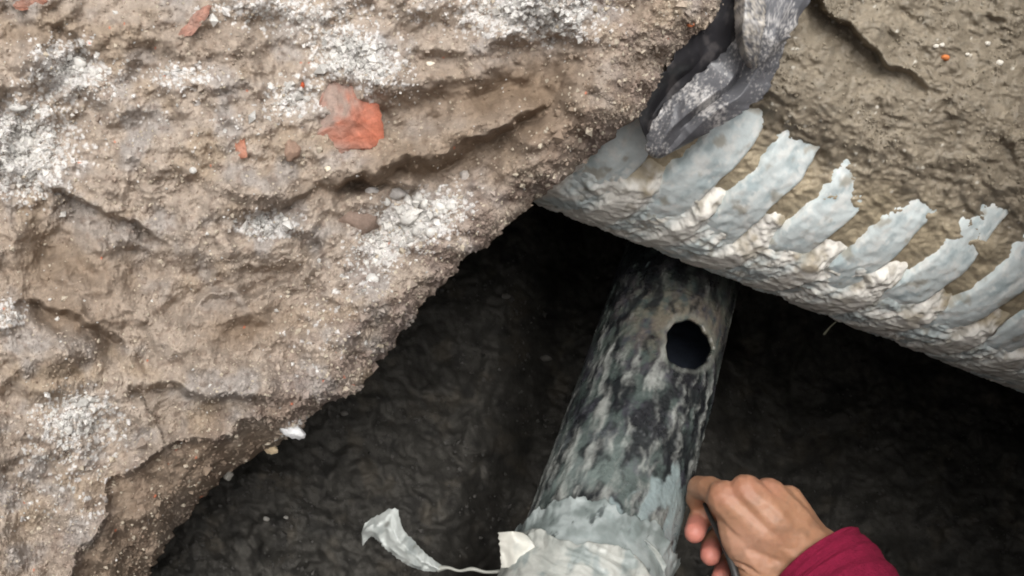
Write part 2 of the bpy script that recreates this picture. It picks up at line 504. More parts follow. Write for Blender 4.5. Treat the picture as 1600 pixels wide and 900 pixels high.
def build_floor():
    px = np.concatenate([np.arange(-900, -40, 30), np.arange(-40, 1700, 3.2), np.arange(1700, 2600, 30)])
    py = np.concatenate([np.arange(-500, 270, 30), np.arange(270, 960, 3.2), np.arange(960, 3400, 40)])
    X, Y = np.meshgrid(px, py)
    k = (450 - Y) / F
    z = 0.83 - 0.09 * sm(780, 250, X) + 0.05 * sm(540, 720, X) * sm(900, 600, Y)                       # depth of the floor under the camera
    z = z + 0.16 * sm(720, 850, X + (Y - 700) * 0.28) * sm(1330, 1130, X)   # channel the pipe lies in
    z = z + 0.30 * sm(1060, 1300, X)
    den = np.maximum(0.669 - 0.743 * k, 0.16)
    d = z / den
    d = np.minimum(d, 1.62 + 0.05 * perlin(X / 90, Y / 90, 105))
    wx = X + 16 * perlin(X / 40, Y / 40, 106); wy = Y + 16 * perlin(X / 40, Y / 40, 107)
    f1, f2, idr = worley(wx / 85, wy / 75, 108)
    g1, g2, idg = worley(wx / 30, wy / 26, 109)
    d = d - 0.016 * sm(0, 0.7, f2 - f1) * (0.3 + 0.9 * idr) - 0.006 * sm(0, 0.4, g2 - g1) * (idg > 0.4) - 0.030 * fbm(X / 150, Y / 150, 110, 4) - 0.008 * fbm(X / 34, Y / 30, 111, 4, 0.55) - 0.0035 * fbm(X / 9, Y / 8, 114, 3, 0.65)
    c = np.broadcast_to(lin(72, 70, 66), X.shape + (3,)).copy() * (0.85 + 0.3 * idg)[..., None]
    c = mixc(c, lin(88, 83, 75), 0.7 * sm(0.1, 0.6, fbm(X / 60, Y / 60, 112, 3)))
    c = mixc(c, lin(54, 53, 51), 0.7 * sm(0.0, 0.6, fbm(X / 35, Y / 35, 113, 3)))
    me = mesh_from("pit_floor", W(X, Y, d), grid_faces(len(py), len(px)), c)
    o = link("pit_floor", me, M_floor, None, kind="structure", label="dark damp cloddy soil at the bottom of the hollow")
    crumbs_on("floor_crumbs", 5000, 3.0, X, Y, d, ((Y > 280) & (X > 200) & (X < 1600)) * 1.0 * sm(-0.2, 0.5, fbm(X / 70, Y / 70, 115, 3)), lin(78, 76, 73), o, M_floor, 11)
    return X, Y, d


FX, FY, FD = build_floor()


def floor_depth(x, y):
    i = np.argmin(np.abs(FY[:, 0] - y)); j = np.argmin(np.abs(FX[0] - x))
    return float(FD[i, j])


# ground round the pit and the pit's cut sides (outside the frame)
def build_ground():
    x0, x1, y0, y1 = -0.60, 0.42, -0.26, 0.70  # right lip set inward so the unseen ground shades the hollow floor
    zt = 0.06; B = 400
    bm = bmesh.new()
    xs = [-B, x0, x1, B]; ys = [-B, y0, y1, B]
    v = [[bm.verts.new((a, b, zt)) for a in xs] for b in ys]
    for j in range(3):
        for i in range(3):
            if not (i == 1 and j == 1):
                bm.faces.new((v[j][i], v[j][i + 1], v[j + 1][i + 1], v[j + 1][i]))
    me = bpy.data.meshes.new("ground"); bm.to_mesh(me); bm.free()
    link("ground", me, M_ground, None, kind="structure", label="trodden brown ground round the pit")
    n = 120
    u = np.linspace(0, 1, n); w = np.linspace(0, 1, 40)
    ring = []
    per = [(x0, y1), (x0, y0), (x1, y0), (x1, y1)]
    pts = np.array(per)
    seg = np.linspace(0, 3, n)
    bx = np.interp(seg, [0, 1, 2, 3], pts[:, 0]); by = np.interp(seg, [0, 1, 2, 3], pts[:, 1])
    Wv, S = np.meshgrid(w, seg)
    dx = 0.03 * fbm(S * 6, Wv * 6, 120, 4)
    Xw = bx[:, None] * (1 + dx) + 0.40 * Wv ** 0.8 * (bx[:, None] > 0.41); Yw = by[:, None] - 0.3 * dx - 0.45 * Wv ** 0.8 * (by[:, None] < 0.3)
    Zw = zt + 0.004 - Wv * 0.95
    P = np.stack([Xw, Yw, Zw], -1)
    c = np.broadcast_to(lin(120, 100, 82), S.shape + (3,)).copy()
    link("trench_wall", mesh_from("trench_wall", P, grid_faces(n, 40), c), M_bank, None, kind="structure", label="cut earth side of the pit outside the picture")


build_ground()


def build_heap():  # unseen heap added behind the camera to block low sky
    x = np.linspace(-2.2, 2.2, 160); y = np.linspace(-1.7, -0.30, 60)
    X, Y = np.meshgrid(x, y)
    z = 0.40 * sm(-0.36, -0.75, Y) * sm(-1.75, -1.15, Y) * sm(2.2, 1.3, np.abs(X)) + 0.05
    z = z + 0.10 * fbm(X * 3, Y * 3, 130, 5) * sm(0.05, 0.3, z)
    c = np.broadcast_to(lin(116, 98, 80), X.shape + (3,)).copy()
    link("sky_block_heap", mesh_from("sky_block_heap", np.stack([X, Y, z], -1), grid_faces(60, 160), c), M_bank, None, kind="structure", label="unseen earth heap added behind the viewer to block low sky")


build_heap()

# ------------------------------------------------------------------ the grey corrugated pipe
CR = 0.141            # outer radius over the ribs
HR = 0.0125            # rib height
A_l = np.array(W(968, 62, 0.875)); A_r = np.array(W(1690, 398, 1.07))
CAX = A_r - A_l; CLEN = np.linalg.norm(CAX); CAX = CAX / CLEN
_mid = (A_l + A_r) / 2
CF = C0 - _mid; CF = CF - CAX * (CF @ CAX); CF /= np.linalg.norm(CF)       # towards the viewer
CD = np.cross(CF, CAX); CD = CD if CD @ U_ < 0 else -CD                     # towards the lower silhouette
PITCHR = 0.066
SLANT = 0.03
RIBS = [-0.2495, -0.1875, -0.1265, -0.0665, -0.0075, 0.0535, 0.1055, 0.1635, 0.2215, 0.2855, 0.3455, 0.4065, 0.4675, 0.5285, 0.5895]


def cpt(t, phi, r):
    """axial m, angle from the viewer towards the lower edge, radius"""
    t, phi, r = np.broadcast_arrays(np.asarray(t, float), np.asarray(phi, float), np.asarray(r, float))
    tt = t - SLANT * CR * np.sin(phi)
    return A_l + tt[..., None] * CAX + (r * np.cos(phi))[..., None] * CF + (r * np.sin(phi))[..., None] * CD


def build_corrugated():
    root = empty("corrugated_pipe", tuple(_mid), label="grey corrugated drainage pipe smeared with clay, half buried in the mud", category="pipe")
    # wall between the ribs
    t = np.linspace(-0.35, CLEN + 0.35, 160); ph = np.linspace(0, 2 * math.pi, 121)[:-1]
    T, P = np.meshgrid(t, ph, indexing='ij')
    r = CR - HR + 0.0012 * fbm(T * 40, P * 5, 200, 3)
    c = np.broadcast_to(lin(150, 152, 148), T.shape + (3,)).copy()
    part("pipe_wall", cpt(T, P, r), grid_faces(len(t), len(ph), True), c, M_rib, root)
    # ribs
    prof = np.array([(-0.0215, -HR - 0.002), (-0.0185, -0.0035), (-0.0165, -0.0010), (-0.008, 0.0), (0, 0.0003), (0.008, 0.0), (0.0165, -0.0010), (0.0185, -0.0035), (0.0215, -HR - 0.002)])
    # denser profile
    pi = np.linspace(0, len(prof) - 1, 33)
    pa = np.interp(pi, np.arange(len(prof)), prof[:, 0]); pr = np.interp(pi, np.arange(len(prof)), prof[:, 1])
    ph = np.concatenate([np.radians(np.arange(-100, 140, 0.6)), np.radians(np.arange(140, 260, 4))])
    for k, t0 in enumerate(RIBS):
        T = t0 + pa[:, None] * (1 + 0.10 * fbm(ph[None, :] * 5 + k * 9.7, pi[:, None] * 0.0 + k, 210, 3)) + 0.004 * fbm(ph[None, :] * 2.2, ph[None, :] * 0 + k * 3.3, 211, 2)
        Pm = np.broadcast_to(ph[None, :], T.shape)
        g = Pm * CR
        fl = sm(-0.013, 0, pr)[:, None]
        r = CR + pr[:, None] + fl * (0.0008 * fbm(T * 130, g * 90, 212 + k, 4) + 0.0014 * fbm(T * 30, g * 22, 213, 3) + 0.0003 * ridged(T * 200, g * 140, 214, 3))
        c = np.broadcast_to(lin(208, 216, 215), T.shape + (3,)).copy()
        c = mixc(c, lin(172, 186, 188), 0.85 * sm(0.0, 0.45, fbm(T * 60, g * 38, 215 + k, 5, 0.6)))
        c = mixc(c, lin(226, 228, 224), 0.9 * sm(0.0, 0.4, fbm(T * 95, g * 60, 216 + k, 5, 0.65)))
        c = mixc(c, lin(150, 138, 116), 0.6 * sm(0.25, 0.6, fbm(T * 60, g * 45, 217 + k, 4)))
        part("rib", cpt(T, Pm, r), grid_faces(T.shape[0], T.shape[1], True), c, M_rib, root)
    # clay smeared over the lower half
    t = np.arange(-0.12, CLEN + 0.10, 0.0011); ph = np.radians(np.arange(8, 156, 0.55))
    T, P = np.meshgrid(t, ph, indexing='ij')
    g = P * CR
    n = fbm(T * 26 + 0.4 * perlin(T * 15, g * 15, 220), g * 30, 221, 4, 0.55)
    lump = ridged(T * 55 + g * 25, g * 60 - T * 20, 222, 4)
    deg = np.degrees(P)
    ribd = np.min(np.abs(T[..., None] - np.array(RIBS)), -1)
    valley = sm(0.014, 0.026, ribd)
    band = sm(14, 34, deg) * sm(155, 125, deg)
    low = sm(22, 44, deg + 10 * fbm(T * 14, g * 14, 227, 3))
    amt = -0.004 + 0.007 * valley * band + 0.0058 * n + 0.0026 * lump * low * sm(92, 70, deg) + 0.0143 * low * band + 0.005 * sm(40, 58, deg) * band - 0.0085 * sm(66, 84, deg) * sm(0.008, 0.026, ribd)
    r = CR - HR + np.maximum(amt, -0.004) + 0.0011 * fbm(T * 260, g * 260, 223, 3)
    r = np.minimum(r, CR + 0.0045 + 0.0015 * lump) - 0.012 * (1 - band)
    c = np.broadcast_to(lin(230, 226, 217), T.shape + (3,)).copy()
    c = mixc(c, lin(160, 146, 120), 0.9 * sm(0.0, 0.4, fbm(T * 30, g * 40, 224, 4)) * sm(62, 35, deg))
    c = mixc(c, lin(190, 201, 201), 0.9 * sm(0.022, 0.010, ribd) * sm(-0.5, 0.3, fbm(T * 40 + g * 14, g * 24, 225, 4)))
    c = mixc(c, lin(150, 142, 126), 0.6 * sm(0.15, 0.6, fbm(T * 90, g * 90, 226, 3)))
    part("clay_smear", cpt(T, P, r), grid_faces(len(t), len(ph)), c, M_clay, root, kind="stuff", label="pale clay smeared over the lower side of the ribs")
    return root


build_corrugated()


# ------------------------------------------------------------------ mud slope behind and over the corrugated pipe
def build_mud():
    L0 = np.array([870.0, 320.0]); ax = np.array([0.93, 0.365]); ax /= np.linalg.norm(ax); pp = np.array([ax[1], -ax[0]])
    l = np.concatenate([np.arange(-520, -120, 16), np.arange(-120, 980, 2.3), np.arange(980, 1700, 16)])
    q = np.concatenate([np.arange(55, 600, 2.3), np.arange(600, 1200, 8)])
    Lg, Q = np.meshgrid(l, q, indexing='ij')
    X = L0[0] + Lg * ax[0] + Q * pp[0]; Y = L0[1] + Lg * ax[1] + Q * pp[1]
    # depth of the pipe's wall surface along each viewing ray
    dirs = W(X, Y, 1.0) - C0
    o = C0 - A_l
    dperp = dirs - (dirs @ CAX)[..., None] * CAX; operp = o - (o @ CAX) * CAX
    a = (dperp ** 2).sum(-1); b = (dperp * operp).sum(-1); Rc = CR - HR
    cc = (operp ** 2).sum() - Rc ** 2
    disc = b * b - a * cc
    dp = (-b - np.sqrt(np.maximum(disc, 0))) / a
    fb = (-b) / a - Rc * 0.99                                     # plane touching the crest
    # where along Q the crest sits: minimum of dp per row of l
    crest_i = np.argmin(np.where(disc > 0, dp, 9), axis=1)
    dcr = dp[np.arange(len(l)), crest_i]; qcr = q[crest_i]
    past = Q > qcr[:, None]
    dbase = np.where(past, dcr[:, None] + 0.00002 * (Q - qcr[:, None]), dp)
    wob = 20 * fbm(Lg / 34, Q / 400, 253, 4) + 5 * fbm(Lg / 14, Q / 14, 251, 3)
    wob = wob - 10 * np.exp(-((Lg - 575) / 40) ** 2) - 20 * np.exp(-((Lg - 250) / 45) ** 2)
    qq = Q + wob
    fill = -0.012 + 0.0222 * sm(40, 110, qq) + 0.0025 * fbm(Lg / 22, Q / 22, 252, 4) * sm(60, 130, qq) + 0.021 * sm(200, 290, qq) + 0.012 * sm(290, 400, Q)
    # mud hugs the pipe more closely towards the left, as in the photograph
    fill = fill - 0.005 * sm(330, 40, Lg + 0.4 * Q - 90) * sm(330, 150, Q)
    d = dbase - fill + 0.05 * sm(200, 60, Lg) * sm(170, 330, Q)
    R1 = X * 0.85 + Y * 0.5; R2 = -X * 0.5 + Y * 0.85
    wx = R1 + 14 * perlin(X / 35, Y / 35, 260); wy = R2 + 14 * perlin(X / 35, Y / 35, 261)
    f1, f2, idr = worley(wx / 52, wy / 30, 262)
    g1, g2, idg = worley(wx / 21, wy / 13, 263)
    fl = sm(100, 240, Q)
    flat = 1 - 0.7 * (ell(X, Y, 1310, 170, 110, 60, 35) + ell(X, Y, 1420, 215, 90, 40, 30))
    tq = 3.0 * fbm(wx / 95 + 0.3 * perlin(X / 25, Y / 25, 269), wy / 52, 259, 4)
    terr = np.floor(tq) + sm(0.0, 0.16, tq - np.floor(tq))
    rel = fl * flat * (0.0017 * terr + 0.0010 * np.clip(f2 - f1, 0, 0.5) * (idr > 0.5)) + 0.012 * fl * fbm(X / 130, Y / 130, 264, 4)
    rel = rel + 0.0022 * fl * flat * ridged(wx / 70, wy / 30, 265, 4) + 0.0030 * fbm(wx / 30, wy / 19, 258, 5, 0.62) * (0.4 + 0.6 * fl) + 0.0013 * fbm(X / 8, Y / 7, 266, 4, 0.65)
    # the crease running down from the top
    s, p = pl_dist(X + 8 * perlin(X / 30, Y / 30, 267), Y + 8 * perlin(X / 30, Y / 30, 268), [(1255, -40), (1285, 10), (1330, 45), (1375, 92), (1440, 128), (1500, 165)])
    e = sm(0, 0.05, p) * sm(1, 0.55, p)
    rel = rel + e * 0.022 * (0.6 * np.exp(np.minimum(s, 0) / 50) * sm(5, -5, s) - sm(-6, 6, s) * np.exp(-np.maximum(s, 0) / 38))
    for pts, am in (([(1530, 12), (1560, 30), (1585, 60)], 0.007), ([(1360, 140), (1385, 178), (1425, 190)], 0.004), ([(1575, 215), (1590, 255), (1600, 290)], 0.006)):
        s2, p2 = pl_dist(X + 9 * fbm(X / 22, Y / 22, 255, 3), Y + 9 * fbm(X / 22, Y / 22, 256, 3), pts)
        rel = rel + sm(0, 0.3, p2) * sm(1, 0.7, p2) * am * (0.5 * np.exp(np.minimum(s2, 0) / 25) * sm(6, -6, s2) - sm(-6, 6, s2) * np.exp(-np.maximum(s2, 0) / 22))
    d = d - rel
    c = np.broadcast_to(lin(131, 121, 105), X.shape + (3,)).copy()
    c = mixc(c, lin(114, 104, 89), 0.8 * sm(0.0, 0.6, fbm(X / 90, Y / 90, 270, 4)))
    c = mixc(c, lin(146, 135, 117), 0.6 * sm(0.05, 0.5, fbm(X / 50, Y / 50, 271, 4)))
    c = mixc(c, lin(132, 124, 110), 0.6 * sm(0.1, 0.5, fbm(X / 18, Y / 18, 272, 3)))
    c = mixc(c, lin(172, 158, 132), 0.75 * sm(250, 150, Q + wob))
    k1, k2, idk = worley(X / 6, Y / 6, 273)
    c = mixc(c, lin(205, 200, 188), 0.8 * (idk > 0.987) * sm(0.45, 0.25, k1) * fl)
    me = mesh_from("mud_slope", W(X, Y, d), grid_faces(len(l), len(q)), c)
    o = link("mud_slope", me, M_mud, None, kind="structure", label="wet brown mud slope over the corrugated pipe")
    crumbs_on("mud_crumbs", 3500, 1.8, X.T, Y.T, d.T, ((Q > 250) & (X < 1640)).T * (0.15 + sm(-0.1, 0.5, fbm(X / 60, Y / 60, 274, 3)).T), lin(140, 130, 113), o, M_mud, 12)
    return X, Y, d


MX, MY, MD = build_mud()


def mud_depth(x, y):
    i = np.argmin((MX - x) ** 2 + (MY - y) ** 2)
    return float(MD.ravel()[i])


# ------------------------------------------------------------------ the stained drain pipe with the drilled hole
PF = C0 - PIPE_A; PF = PF - PAX * (PF @ PAX); PF /= np.linalg.norm(PF)
PS = np.cross(PAX, PF); PS = PS if PS @ R_ > 0 else -PS          # towards the right of the picture


def ppt(t, phi, r):
    t, phi, r = np.broadcast_arrays(np.asarray(t, float), np.asarray(phi, float), np.asarray(r, float))
    return PIPE_A + t[..., None] * PAX + (r * np.cos(phi))[..., None] * PF + (r * np.sin(phi))[..., None] * PS


def ray_pipe(px, py, Rr=PR):
    dr = W(px, py, 1.0) - C0
    o = C0 - PIPE_A
    dp = dr - (dr @ PAX) * PAX; op = o - (o @ PAX) * PAX
    a = dp @ dp; b = dp @ op; c = op @ op - Rr * Rr
    s = (-b - math.sqrt(max(b * b - a * c, 0))) / a
    P = C0 + dr * s - PIPE_A
    return P @ PAX, math.atan2(P @ PS, P @ PF)


def build_drain():
    root = empty("drain_pipe", tuple(PIPE_A), label="black and pale stained drain pipe with a round drilled hole", category="pipe")
    t = np.arange(-0.30, 0.46, 0.0012)
    ph = np.concatenate([np.radians(np.arange(-104, 104, 1.0)), np.radians(np.arange(104, 256, 5))])
    T, P = np.meshgrid(t, ph, indexing='ij')
    G = np.where(P < math.radians(104), P, 0) * PR
    th, ph_h = ray_pipe(1077, 538)
    gh = ph_h * PR
    # hole drilled roughly along the line of sight: distance of each wall point from the drill's axis
    Ph = ppt(th, ph_h, PR); ddir = np.array(W(1077, 538, 1.0)) - C0; ddir /= np.linalg.norm(ddir)
    rel = ppt(T, np.where(P < math.radians(104), P, 0), PR) - Ph
    rel = rel - (rel @ ddir)[..., None] * ddir
    an = np.arctan2(rel @ U_, rel @ R_)
    rho = np.linalg.norm(rel, axis=-1) / 0.0205 / (1 + 0.05 * np.cos(2 * an + 2.2) + 0.045 * np.cos(3 * an + 1) + 0.025 * np.cos(5 * an) + 0.02 * np.cos(11 * an + 2))
    front = P < math.radians(104)
    near = front & (rho > 0.955) & (rho < 1.045)
    T = np.where(near, th + (T - th) / rho, T); G2 = np.where(near, gh + (G - gh) / rho, G)
    P = np.where(front, G2 / PR, P); G = np.where(front, G2, (P - math.radians(104)) * PR + 0.104)
    rho = np.where(near, 1.0, rho)
    # stains
    st = fbm(T * 34, G * 52, 300, 5, 0.65)
    st2 = fbm(T * 62, G * 95, 301, 5, 0.65)
    px, py, _ = unW(ppt(T, P, PR))
    px = np.clip(px, 600, 1400); py = np.clip(py, 200, 1300)
    black = lin(24, 25, 28); grn = lin(68, 77, 74); pale = lin(146, 148, 143); brown = lin(112, 103, 88); teal = lin(134, 147, 147)
    wT = T + 0.006 * perlin(T * 60, G * 60, 305); wG = G + 0.004 * perlin(T * 60, G * 60, 306)
    dark = fbm(wT * 26, wG * 66, 304, 5, 0.58)
    streak = fbm(wT * 15, wG * 85, 302, 5, 0.58)
    darkz = np.clip(1.0 * ell(px, py, 990, 430, 110, 75, 0) + 0.9 * ell(px, py, 1040, 660, 120, 85, 0) + 0.5 * ell(px, py, 1100, 700, 40, 120), 0, 1)
    br = np.clip(0.9 * ell(px, py, 1050, 500, 75, 60, 0) + 0.4 * ell(px, py, 1120, 520, 40, 60), 0, 1)
    c = np.broadcast_to(grn, T.shape + (3,)).copy()
    c = mixc(c, lin(58, 55, 64), 0.8 * sm(-0.1, 0.3, st))
    c = mixc(c, brown, 0.8 * br * sm(-0.5, 0.2, st2))
    c = mixc(c, lin(112, 122, 118), 0.8 * ell(px, py, 905, 735, 85, 50, -12))
    c = mixc(c, black, 0.9 * sm(-0.34, 0.26, dark + 0.42 * (darkz - 0.45) - 0.35 * br))
    cov = 0.10 * sm(450, 560, py) + 0.16 * sm(640, 830, py + 0.35 * (px - 960)) + 0.18 * ell(px, py, 990, 590, 90, 38) - 0.10 * darkz - 0.25 * br
    c = mixc(c, pale * (1 + 0.25 * st2[..., None]), 0.8 * sm(0.04, 0.62, streak * 0.75 + 0.3 * st2 + cov))
    c = mixc(c, teal, 0.85 * sm(0.06, 0.30, fbm(wT * 22, wG * 60, 307, 4) + 1.1 * (sm(690, 850, py + 0.45 * (px - 980)) - 0.62)))
    ringm = np.exp(-((rho - 1.12) / 0.10) ** 2)
    c = mixc(c, lin(134, 136, 128), 0.28 * ringm * sm(-0.5, 0.3, st2 + 0.2))
    r = PR + sm(1.0, 1.35, rho) * (0.0009 * st + 0.0009 * sm(0.1, 0.6, streak) + 0.0005 * fbm(T * 300, G * 300, 303, 3) + 0.0012 * darkz * sm(-0.1, 0.4, st2))
    fc = grid_faces(len(t), len(ph), True)
    rf = rho.ravel()[fc]; ff = front.ravel()[fc]
    inside = (rf <= 1.0005).all(1) & ff.all(1)
    fc = fc[~inside]
    w = part("pipe_wall", ppt(T, P, r), fc, c, M_drain, root)
    # make normals point outwards before thickening inwards
    bm = bmesh.new(); bm.from_mesh(w.data)
    bmesh.ops.delete(bm, geom=[v for v in bm.verts if not v.link_faces], context='VERTS')
    bm.faces.ensure_lookup_table(); f0 = bm.faces[0]; cen = f0.calc_center_median() + Vector(root.location)
    rad = np.array(cen) - PIPE_A; rad = rad - (rad @ PAX) * PAX
    if np.array(f0.normal) @ rad < 0:
        bmesh.ops.reverse_faces(bm, faces=bm.faces)
    bm.to_mesh(w.data); bm.free()
    w.data.materials.append(M_inner)
    so = w.modifiers.new("wall", 'SOLIDIFY'); so.material_offset = 1; so.thickness = 0.0038; so.offset = -1
    # tape wrapped round the near end, in two overlapping turns
    for k, (tt, off, colr, sd) in enumerate(((-0.2, 0.0020, lin(150, 157, 155), 320), (-0.2, 0.0042, lin(176, 177, 170), 330))):
        ph2 = np.radians(np.arange(-112, 113, 0.9))
        edge_px = 800 if k == 0 else 862
        te = np.array([ray_pipe(*p)[0] for p in ((935, edge_px),)])[0]
        v = np.linspace(0, 1, 190)
        g = ph2 * PR
        edge = te + ((0.010 if k == 0 else 0.004) * ridged(g * 55, g * 0 + 3, sd, 4) + 0.010 * perlin(g * 24, g * 0, sd + 1)) + (0.10 * g if k == 0 else -0.12 * g)
        T2 = -0.24 + (edge[None, :] + 0.24) * v[:, None] ** 0.8
        P2 = np.broadcast_to(ph2[None, :], T2.shape); G2 = P2 * PR
        wr = ridged(T2 * 44 + G2 * 18 + 0.5 * perlin(T2 * 30, G2 * 30, sd + 8), G2 * 14 - T2 * 9, sd + 2, 3)
        lift = 0.0020 * sm(0.9, 1.0, v)[:, None] * (1 + fbm(G2 * 90, T2 * 0, sd + 5, 2))
        r2 = PR + off + (0.0016 if k == 0 else 0.0030) * np.maximum(wr, -0.1) + 0.0005 * fbm(T2 * 90, G2 * 90, sd + 3, 3) + lift
        c2 = np.broadcast_to(colr, T2.shape + (3,)).copy()
        c2 = mixc(c2, lin(128, 138, 136), 0.8 * sm(0.05, 0.5, fbm(T2 * 50, G2 * 70, sd + 4, 4)))
        c2 = mixc(c2, lin(52, 58, 58), 0.9 * sm(0.30, 0.50, fbm(T2 * 45, G2 * 95, sd + 6, 5, 0.6)) * (1 if k == 0 else 0.3))
        c2 = mixc(c2, lin(92, 101, 98), (0.8 if k == 0 else 0.35) * sm(0.55, 1.0, v)[:, None] * sm(-0.4, 0.4, fbm(T2 * 60, G2 * 60, sd + 9, 4)))
        o2 = part("tape_wrap", ppt(T2, P2, r2), grid_faces(*T2.shape), c2, M_film, root, label="crumpled pale tape wound round the near end")
        so = o2.modifiers.new("film", 'SOLIDIFY'); so.thickness = 0.0004
    return root


drain = build_drain()


def sheet(name, rows, root, mat, colfn, nu=70, nv=34, wrinkle=0.0012, wsc=60, seed=400, thick=0.0004, ragged=0.12, **props):
    """lofted thin sheet through rows of (px, py, depth) points, smooth across and along, with creases"""
    R0 = [np.array(W(*np.array(r, float).T)) for r in rows]

    def resample(P, n):
        dseg = np.r_[0, np.cumsum(np.linalg.norm(np.diff(P, axis=0), axis=1))]
        s = np.linspace(0, dseg[-1], n)
        return np.stack([np.interp(s, dseg, P[:, i]) for i in range(3)], 1)
    R1 = np.stack([resample(P, nv) for P in R0])
    k = np.linspace(0, len(rows) - 1, nu)
    i = np.clip(np.floor(k).astype(int), 0, len(rows) - 2); f = (k - i)[:, None, None]
    g = lambda j: R1[np.clip(j, 0, len(rows) - 1)]
    p0, p1, p2, p3 = g(i - 1), g(i), g(i + 1), g(i + 2)
    G = 0.5 * ((2 * p1) + (-p0 + p2) * f + (2 * p0 - 5 * p1 + 4 * p2 - p3) * f**2 + (-p0 + 3 * p1 - 3 * p2 + p3) * f**3)
    q = G @ np.stack([R_, U_], 1)
    x, y = q[..., 0], q[..., 1]
    n = ridged(x * wsc + 0.5 * perlin(x * wsc, y * wsc, seed + 3), y * wsc * 0.8, seed, 4)
    kx = x + 0.006 * perlin(x * 60, y * 60, seed + 6); ky = y + 0.006 * perlin(x * 60, y * 60, seed + 7)
    crs = np.abs(perlin((kx * 0.8 + ky * 0.6) * wsc * 0.9, (ky * 0.8 - kx * 0.6) * wsc * 0.45, seed + 8)) + 0.5 * np.abs(perlin(kx * wsc * 2.2, ky * wsc * 1.6, seed + 9))
    n = 0.4 * n - 2.2 * crs + 0.6
    # ragged, torn outline
    ev = np.linspace(-1, 1, nv)[None, :]
    jag = ragged * fbm(np.linspace(0, 1, nu)[:, None] * 28 + (ev > 0) * 7, ev * 0, seed + 10, 3)
    cenl = G.mean(1, keepdims=True)
    G = cenl + (G - cenl) * (1 + jag * np.abs(ev) ** 4)[..., None]
    G = G - F_ * (wrinkle * n)[..., None]
    c = colfn(x, y, n)
    o = part(name, G, grid_faces(nu, nv), c, mat, root, **props)
    so = o.modifiers.new("film", 'SOLIDIFY'); so.thickness = thick
    return o


def c_tab(x, y, n):
    c = np.broadcast_to(lin(200, 198, 188), x.shape + (3,)).copy()
    return mixc(c, lin(170, 172, 166), 0.6 * sm(0.0, 0.6, fbm(x * 80, y * 80, 410, 3)))


def c_strip0(x, y, n):
    c = np.broadcast_to(lin(178, 181, 175), x.shape + (3,)).copy()
    return mixc(c, lin(138, 146, 144), 0.7 * sm(0.0, 0.5, fbm(x * 70, y * 70, 416, 4)))


sheet("tape_tab", [[(779, 832, 0.790), (800, 830, 0.783), (818, 833, 0.787)], [(780, 848, 0.787), (806, 846, 0.779), (835, 850, 0.783)], [(782, 868, 0.787), (806, 866, 0.781), (832, 866, 0.781)], [(783, 888, 0.789), (806, 886, 0.783), (826, 886, 0.779)]],
      drain, M_film, c_tab, 24, 24, 0.0010, 60, 411, label="stiff white end of tape sticking up")
sheet("tape_peel", [[(918, 856, 0.792), (930, 858, 0.785), (934, 868, 0.790)], [(945, 868, 0.783), (958, 872, 0.776), (955, 886, 0.784)], [(985, 882, 0.780), (995, 886, 0.775), (985, 905, 0.784)], [(1020, 905, 0.785), (1022, 912, 0.783), (1010, 925, 0.79)]],
      drain, M_film, c_tab, 30, 16, 0.0008, 70, 412, label="lifted curl of tape on the wrap")
sheet("tape_peel", [[(912, 815, 0.800), (920, 812, 0.797), (930, 818, 0.799)], [(930, 826, 0.792), (945, 822, 0.787), (958, 828, 0.791)], [(960, 832, 0.791), (972, 830, 0.789), (978, 838, 0.792)]],
      drain, M_film, c_tab, 20, 14, 0.0008, 70, 413)

sheet("tape_peel", [[(852, 838, 0.800), (868, 828, 0.794), (888, 826, 0.793)], [(846, 852, 0.796), (872, 842, 0.788), (905, 838, 0.788)], [(856, 862, 0.797), (882, 852, 0.789), (915, 850, 0.788)]],
      drain, M_film, c_strip0, 24, 30, 0.0012, 50, 414)
sheet("tape_peel", [[(1000, 838, 0.790), (1010, 846, 0.786), (1012, 858, 0.789)], [(1018, 850, 0.789), (1028, 862, 0.785), (1026, 878, 0.789)], [(1036, 872, 0.793), (1042, 884, 0.790), (1036, 898, 0.793)]],
      drain, M_film, c_strip0, 24, 20, 0.0012, 50, 415)

# torn strip hanging on a thread, left of the wrap
tr = empty("torn_tape_strip", tuple(W(640, 850, 0.84)), label="torn pale grey tape strip on a thread left of the drain pipe", category="tape")


def c_strip(x, y, n):
    c = np.broadcast_to(lin(176, 180, 176), x.shape + (3,)).copy()
    c = mixc(c, lin(126, 132, 130), 0.7 * sm(0.0, 0.5, fbm(x * 60, y * 60, 420, 4)))
    return mixc(c, lin(84, 80, 72), 0.6 * sm(0.3, 0.7, fbm(x * 90, y * 90, 421, 3)))


sheet("strip", [[(567, 852, 0.85), (566, 832, 0.846), (570, 818, 0.842)], [(580, 838, 0.842), (580, 822, 0.834), (590, 806, 0.84)], [(592, 846, 0.838), (606, 826, 0.830), (618, 794, 0.838)],
                [(605, 860, 0.836), (622, 842, 0.828), (628, 822, 0.836)], [(625, 876, 0.836), (640, 862, 0.828), (648, 848, 0.836)], [(648, 888, 0.836), (662, 878, 0.831), (668, 868, 0.836)], [(680, 893, 0.838), (688, 889, 0.836), (692, 886, 0.838)]],
      tr, M_film, c_strip, 90, 44, 0.0026, 60, 422)


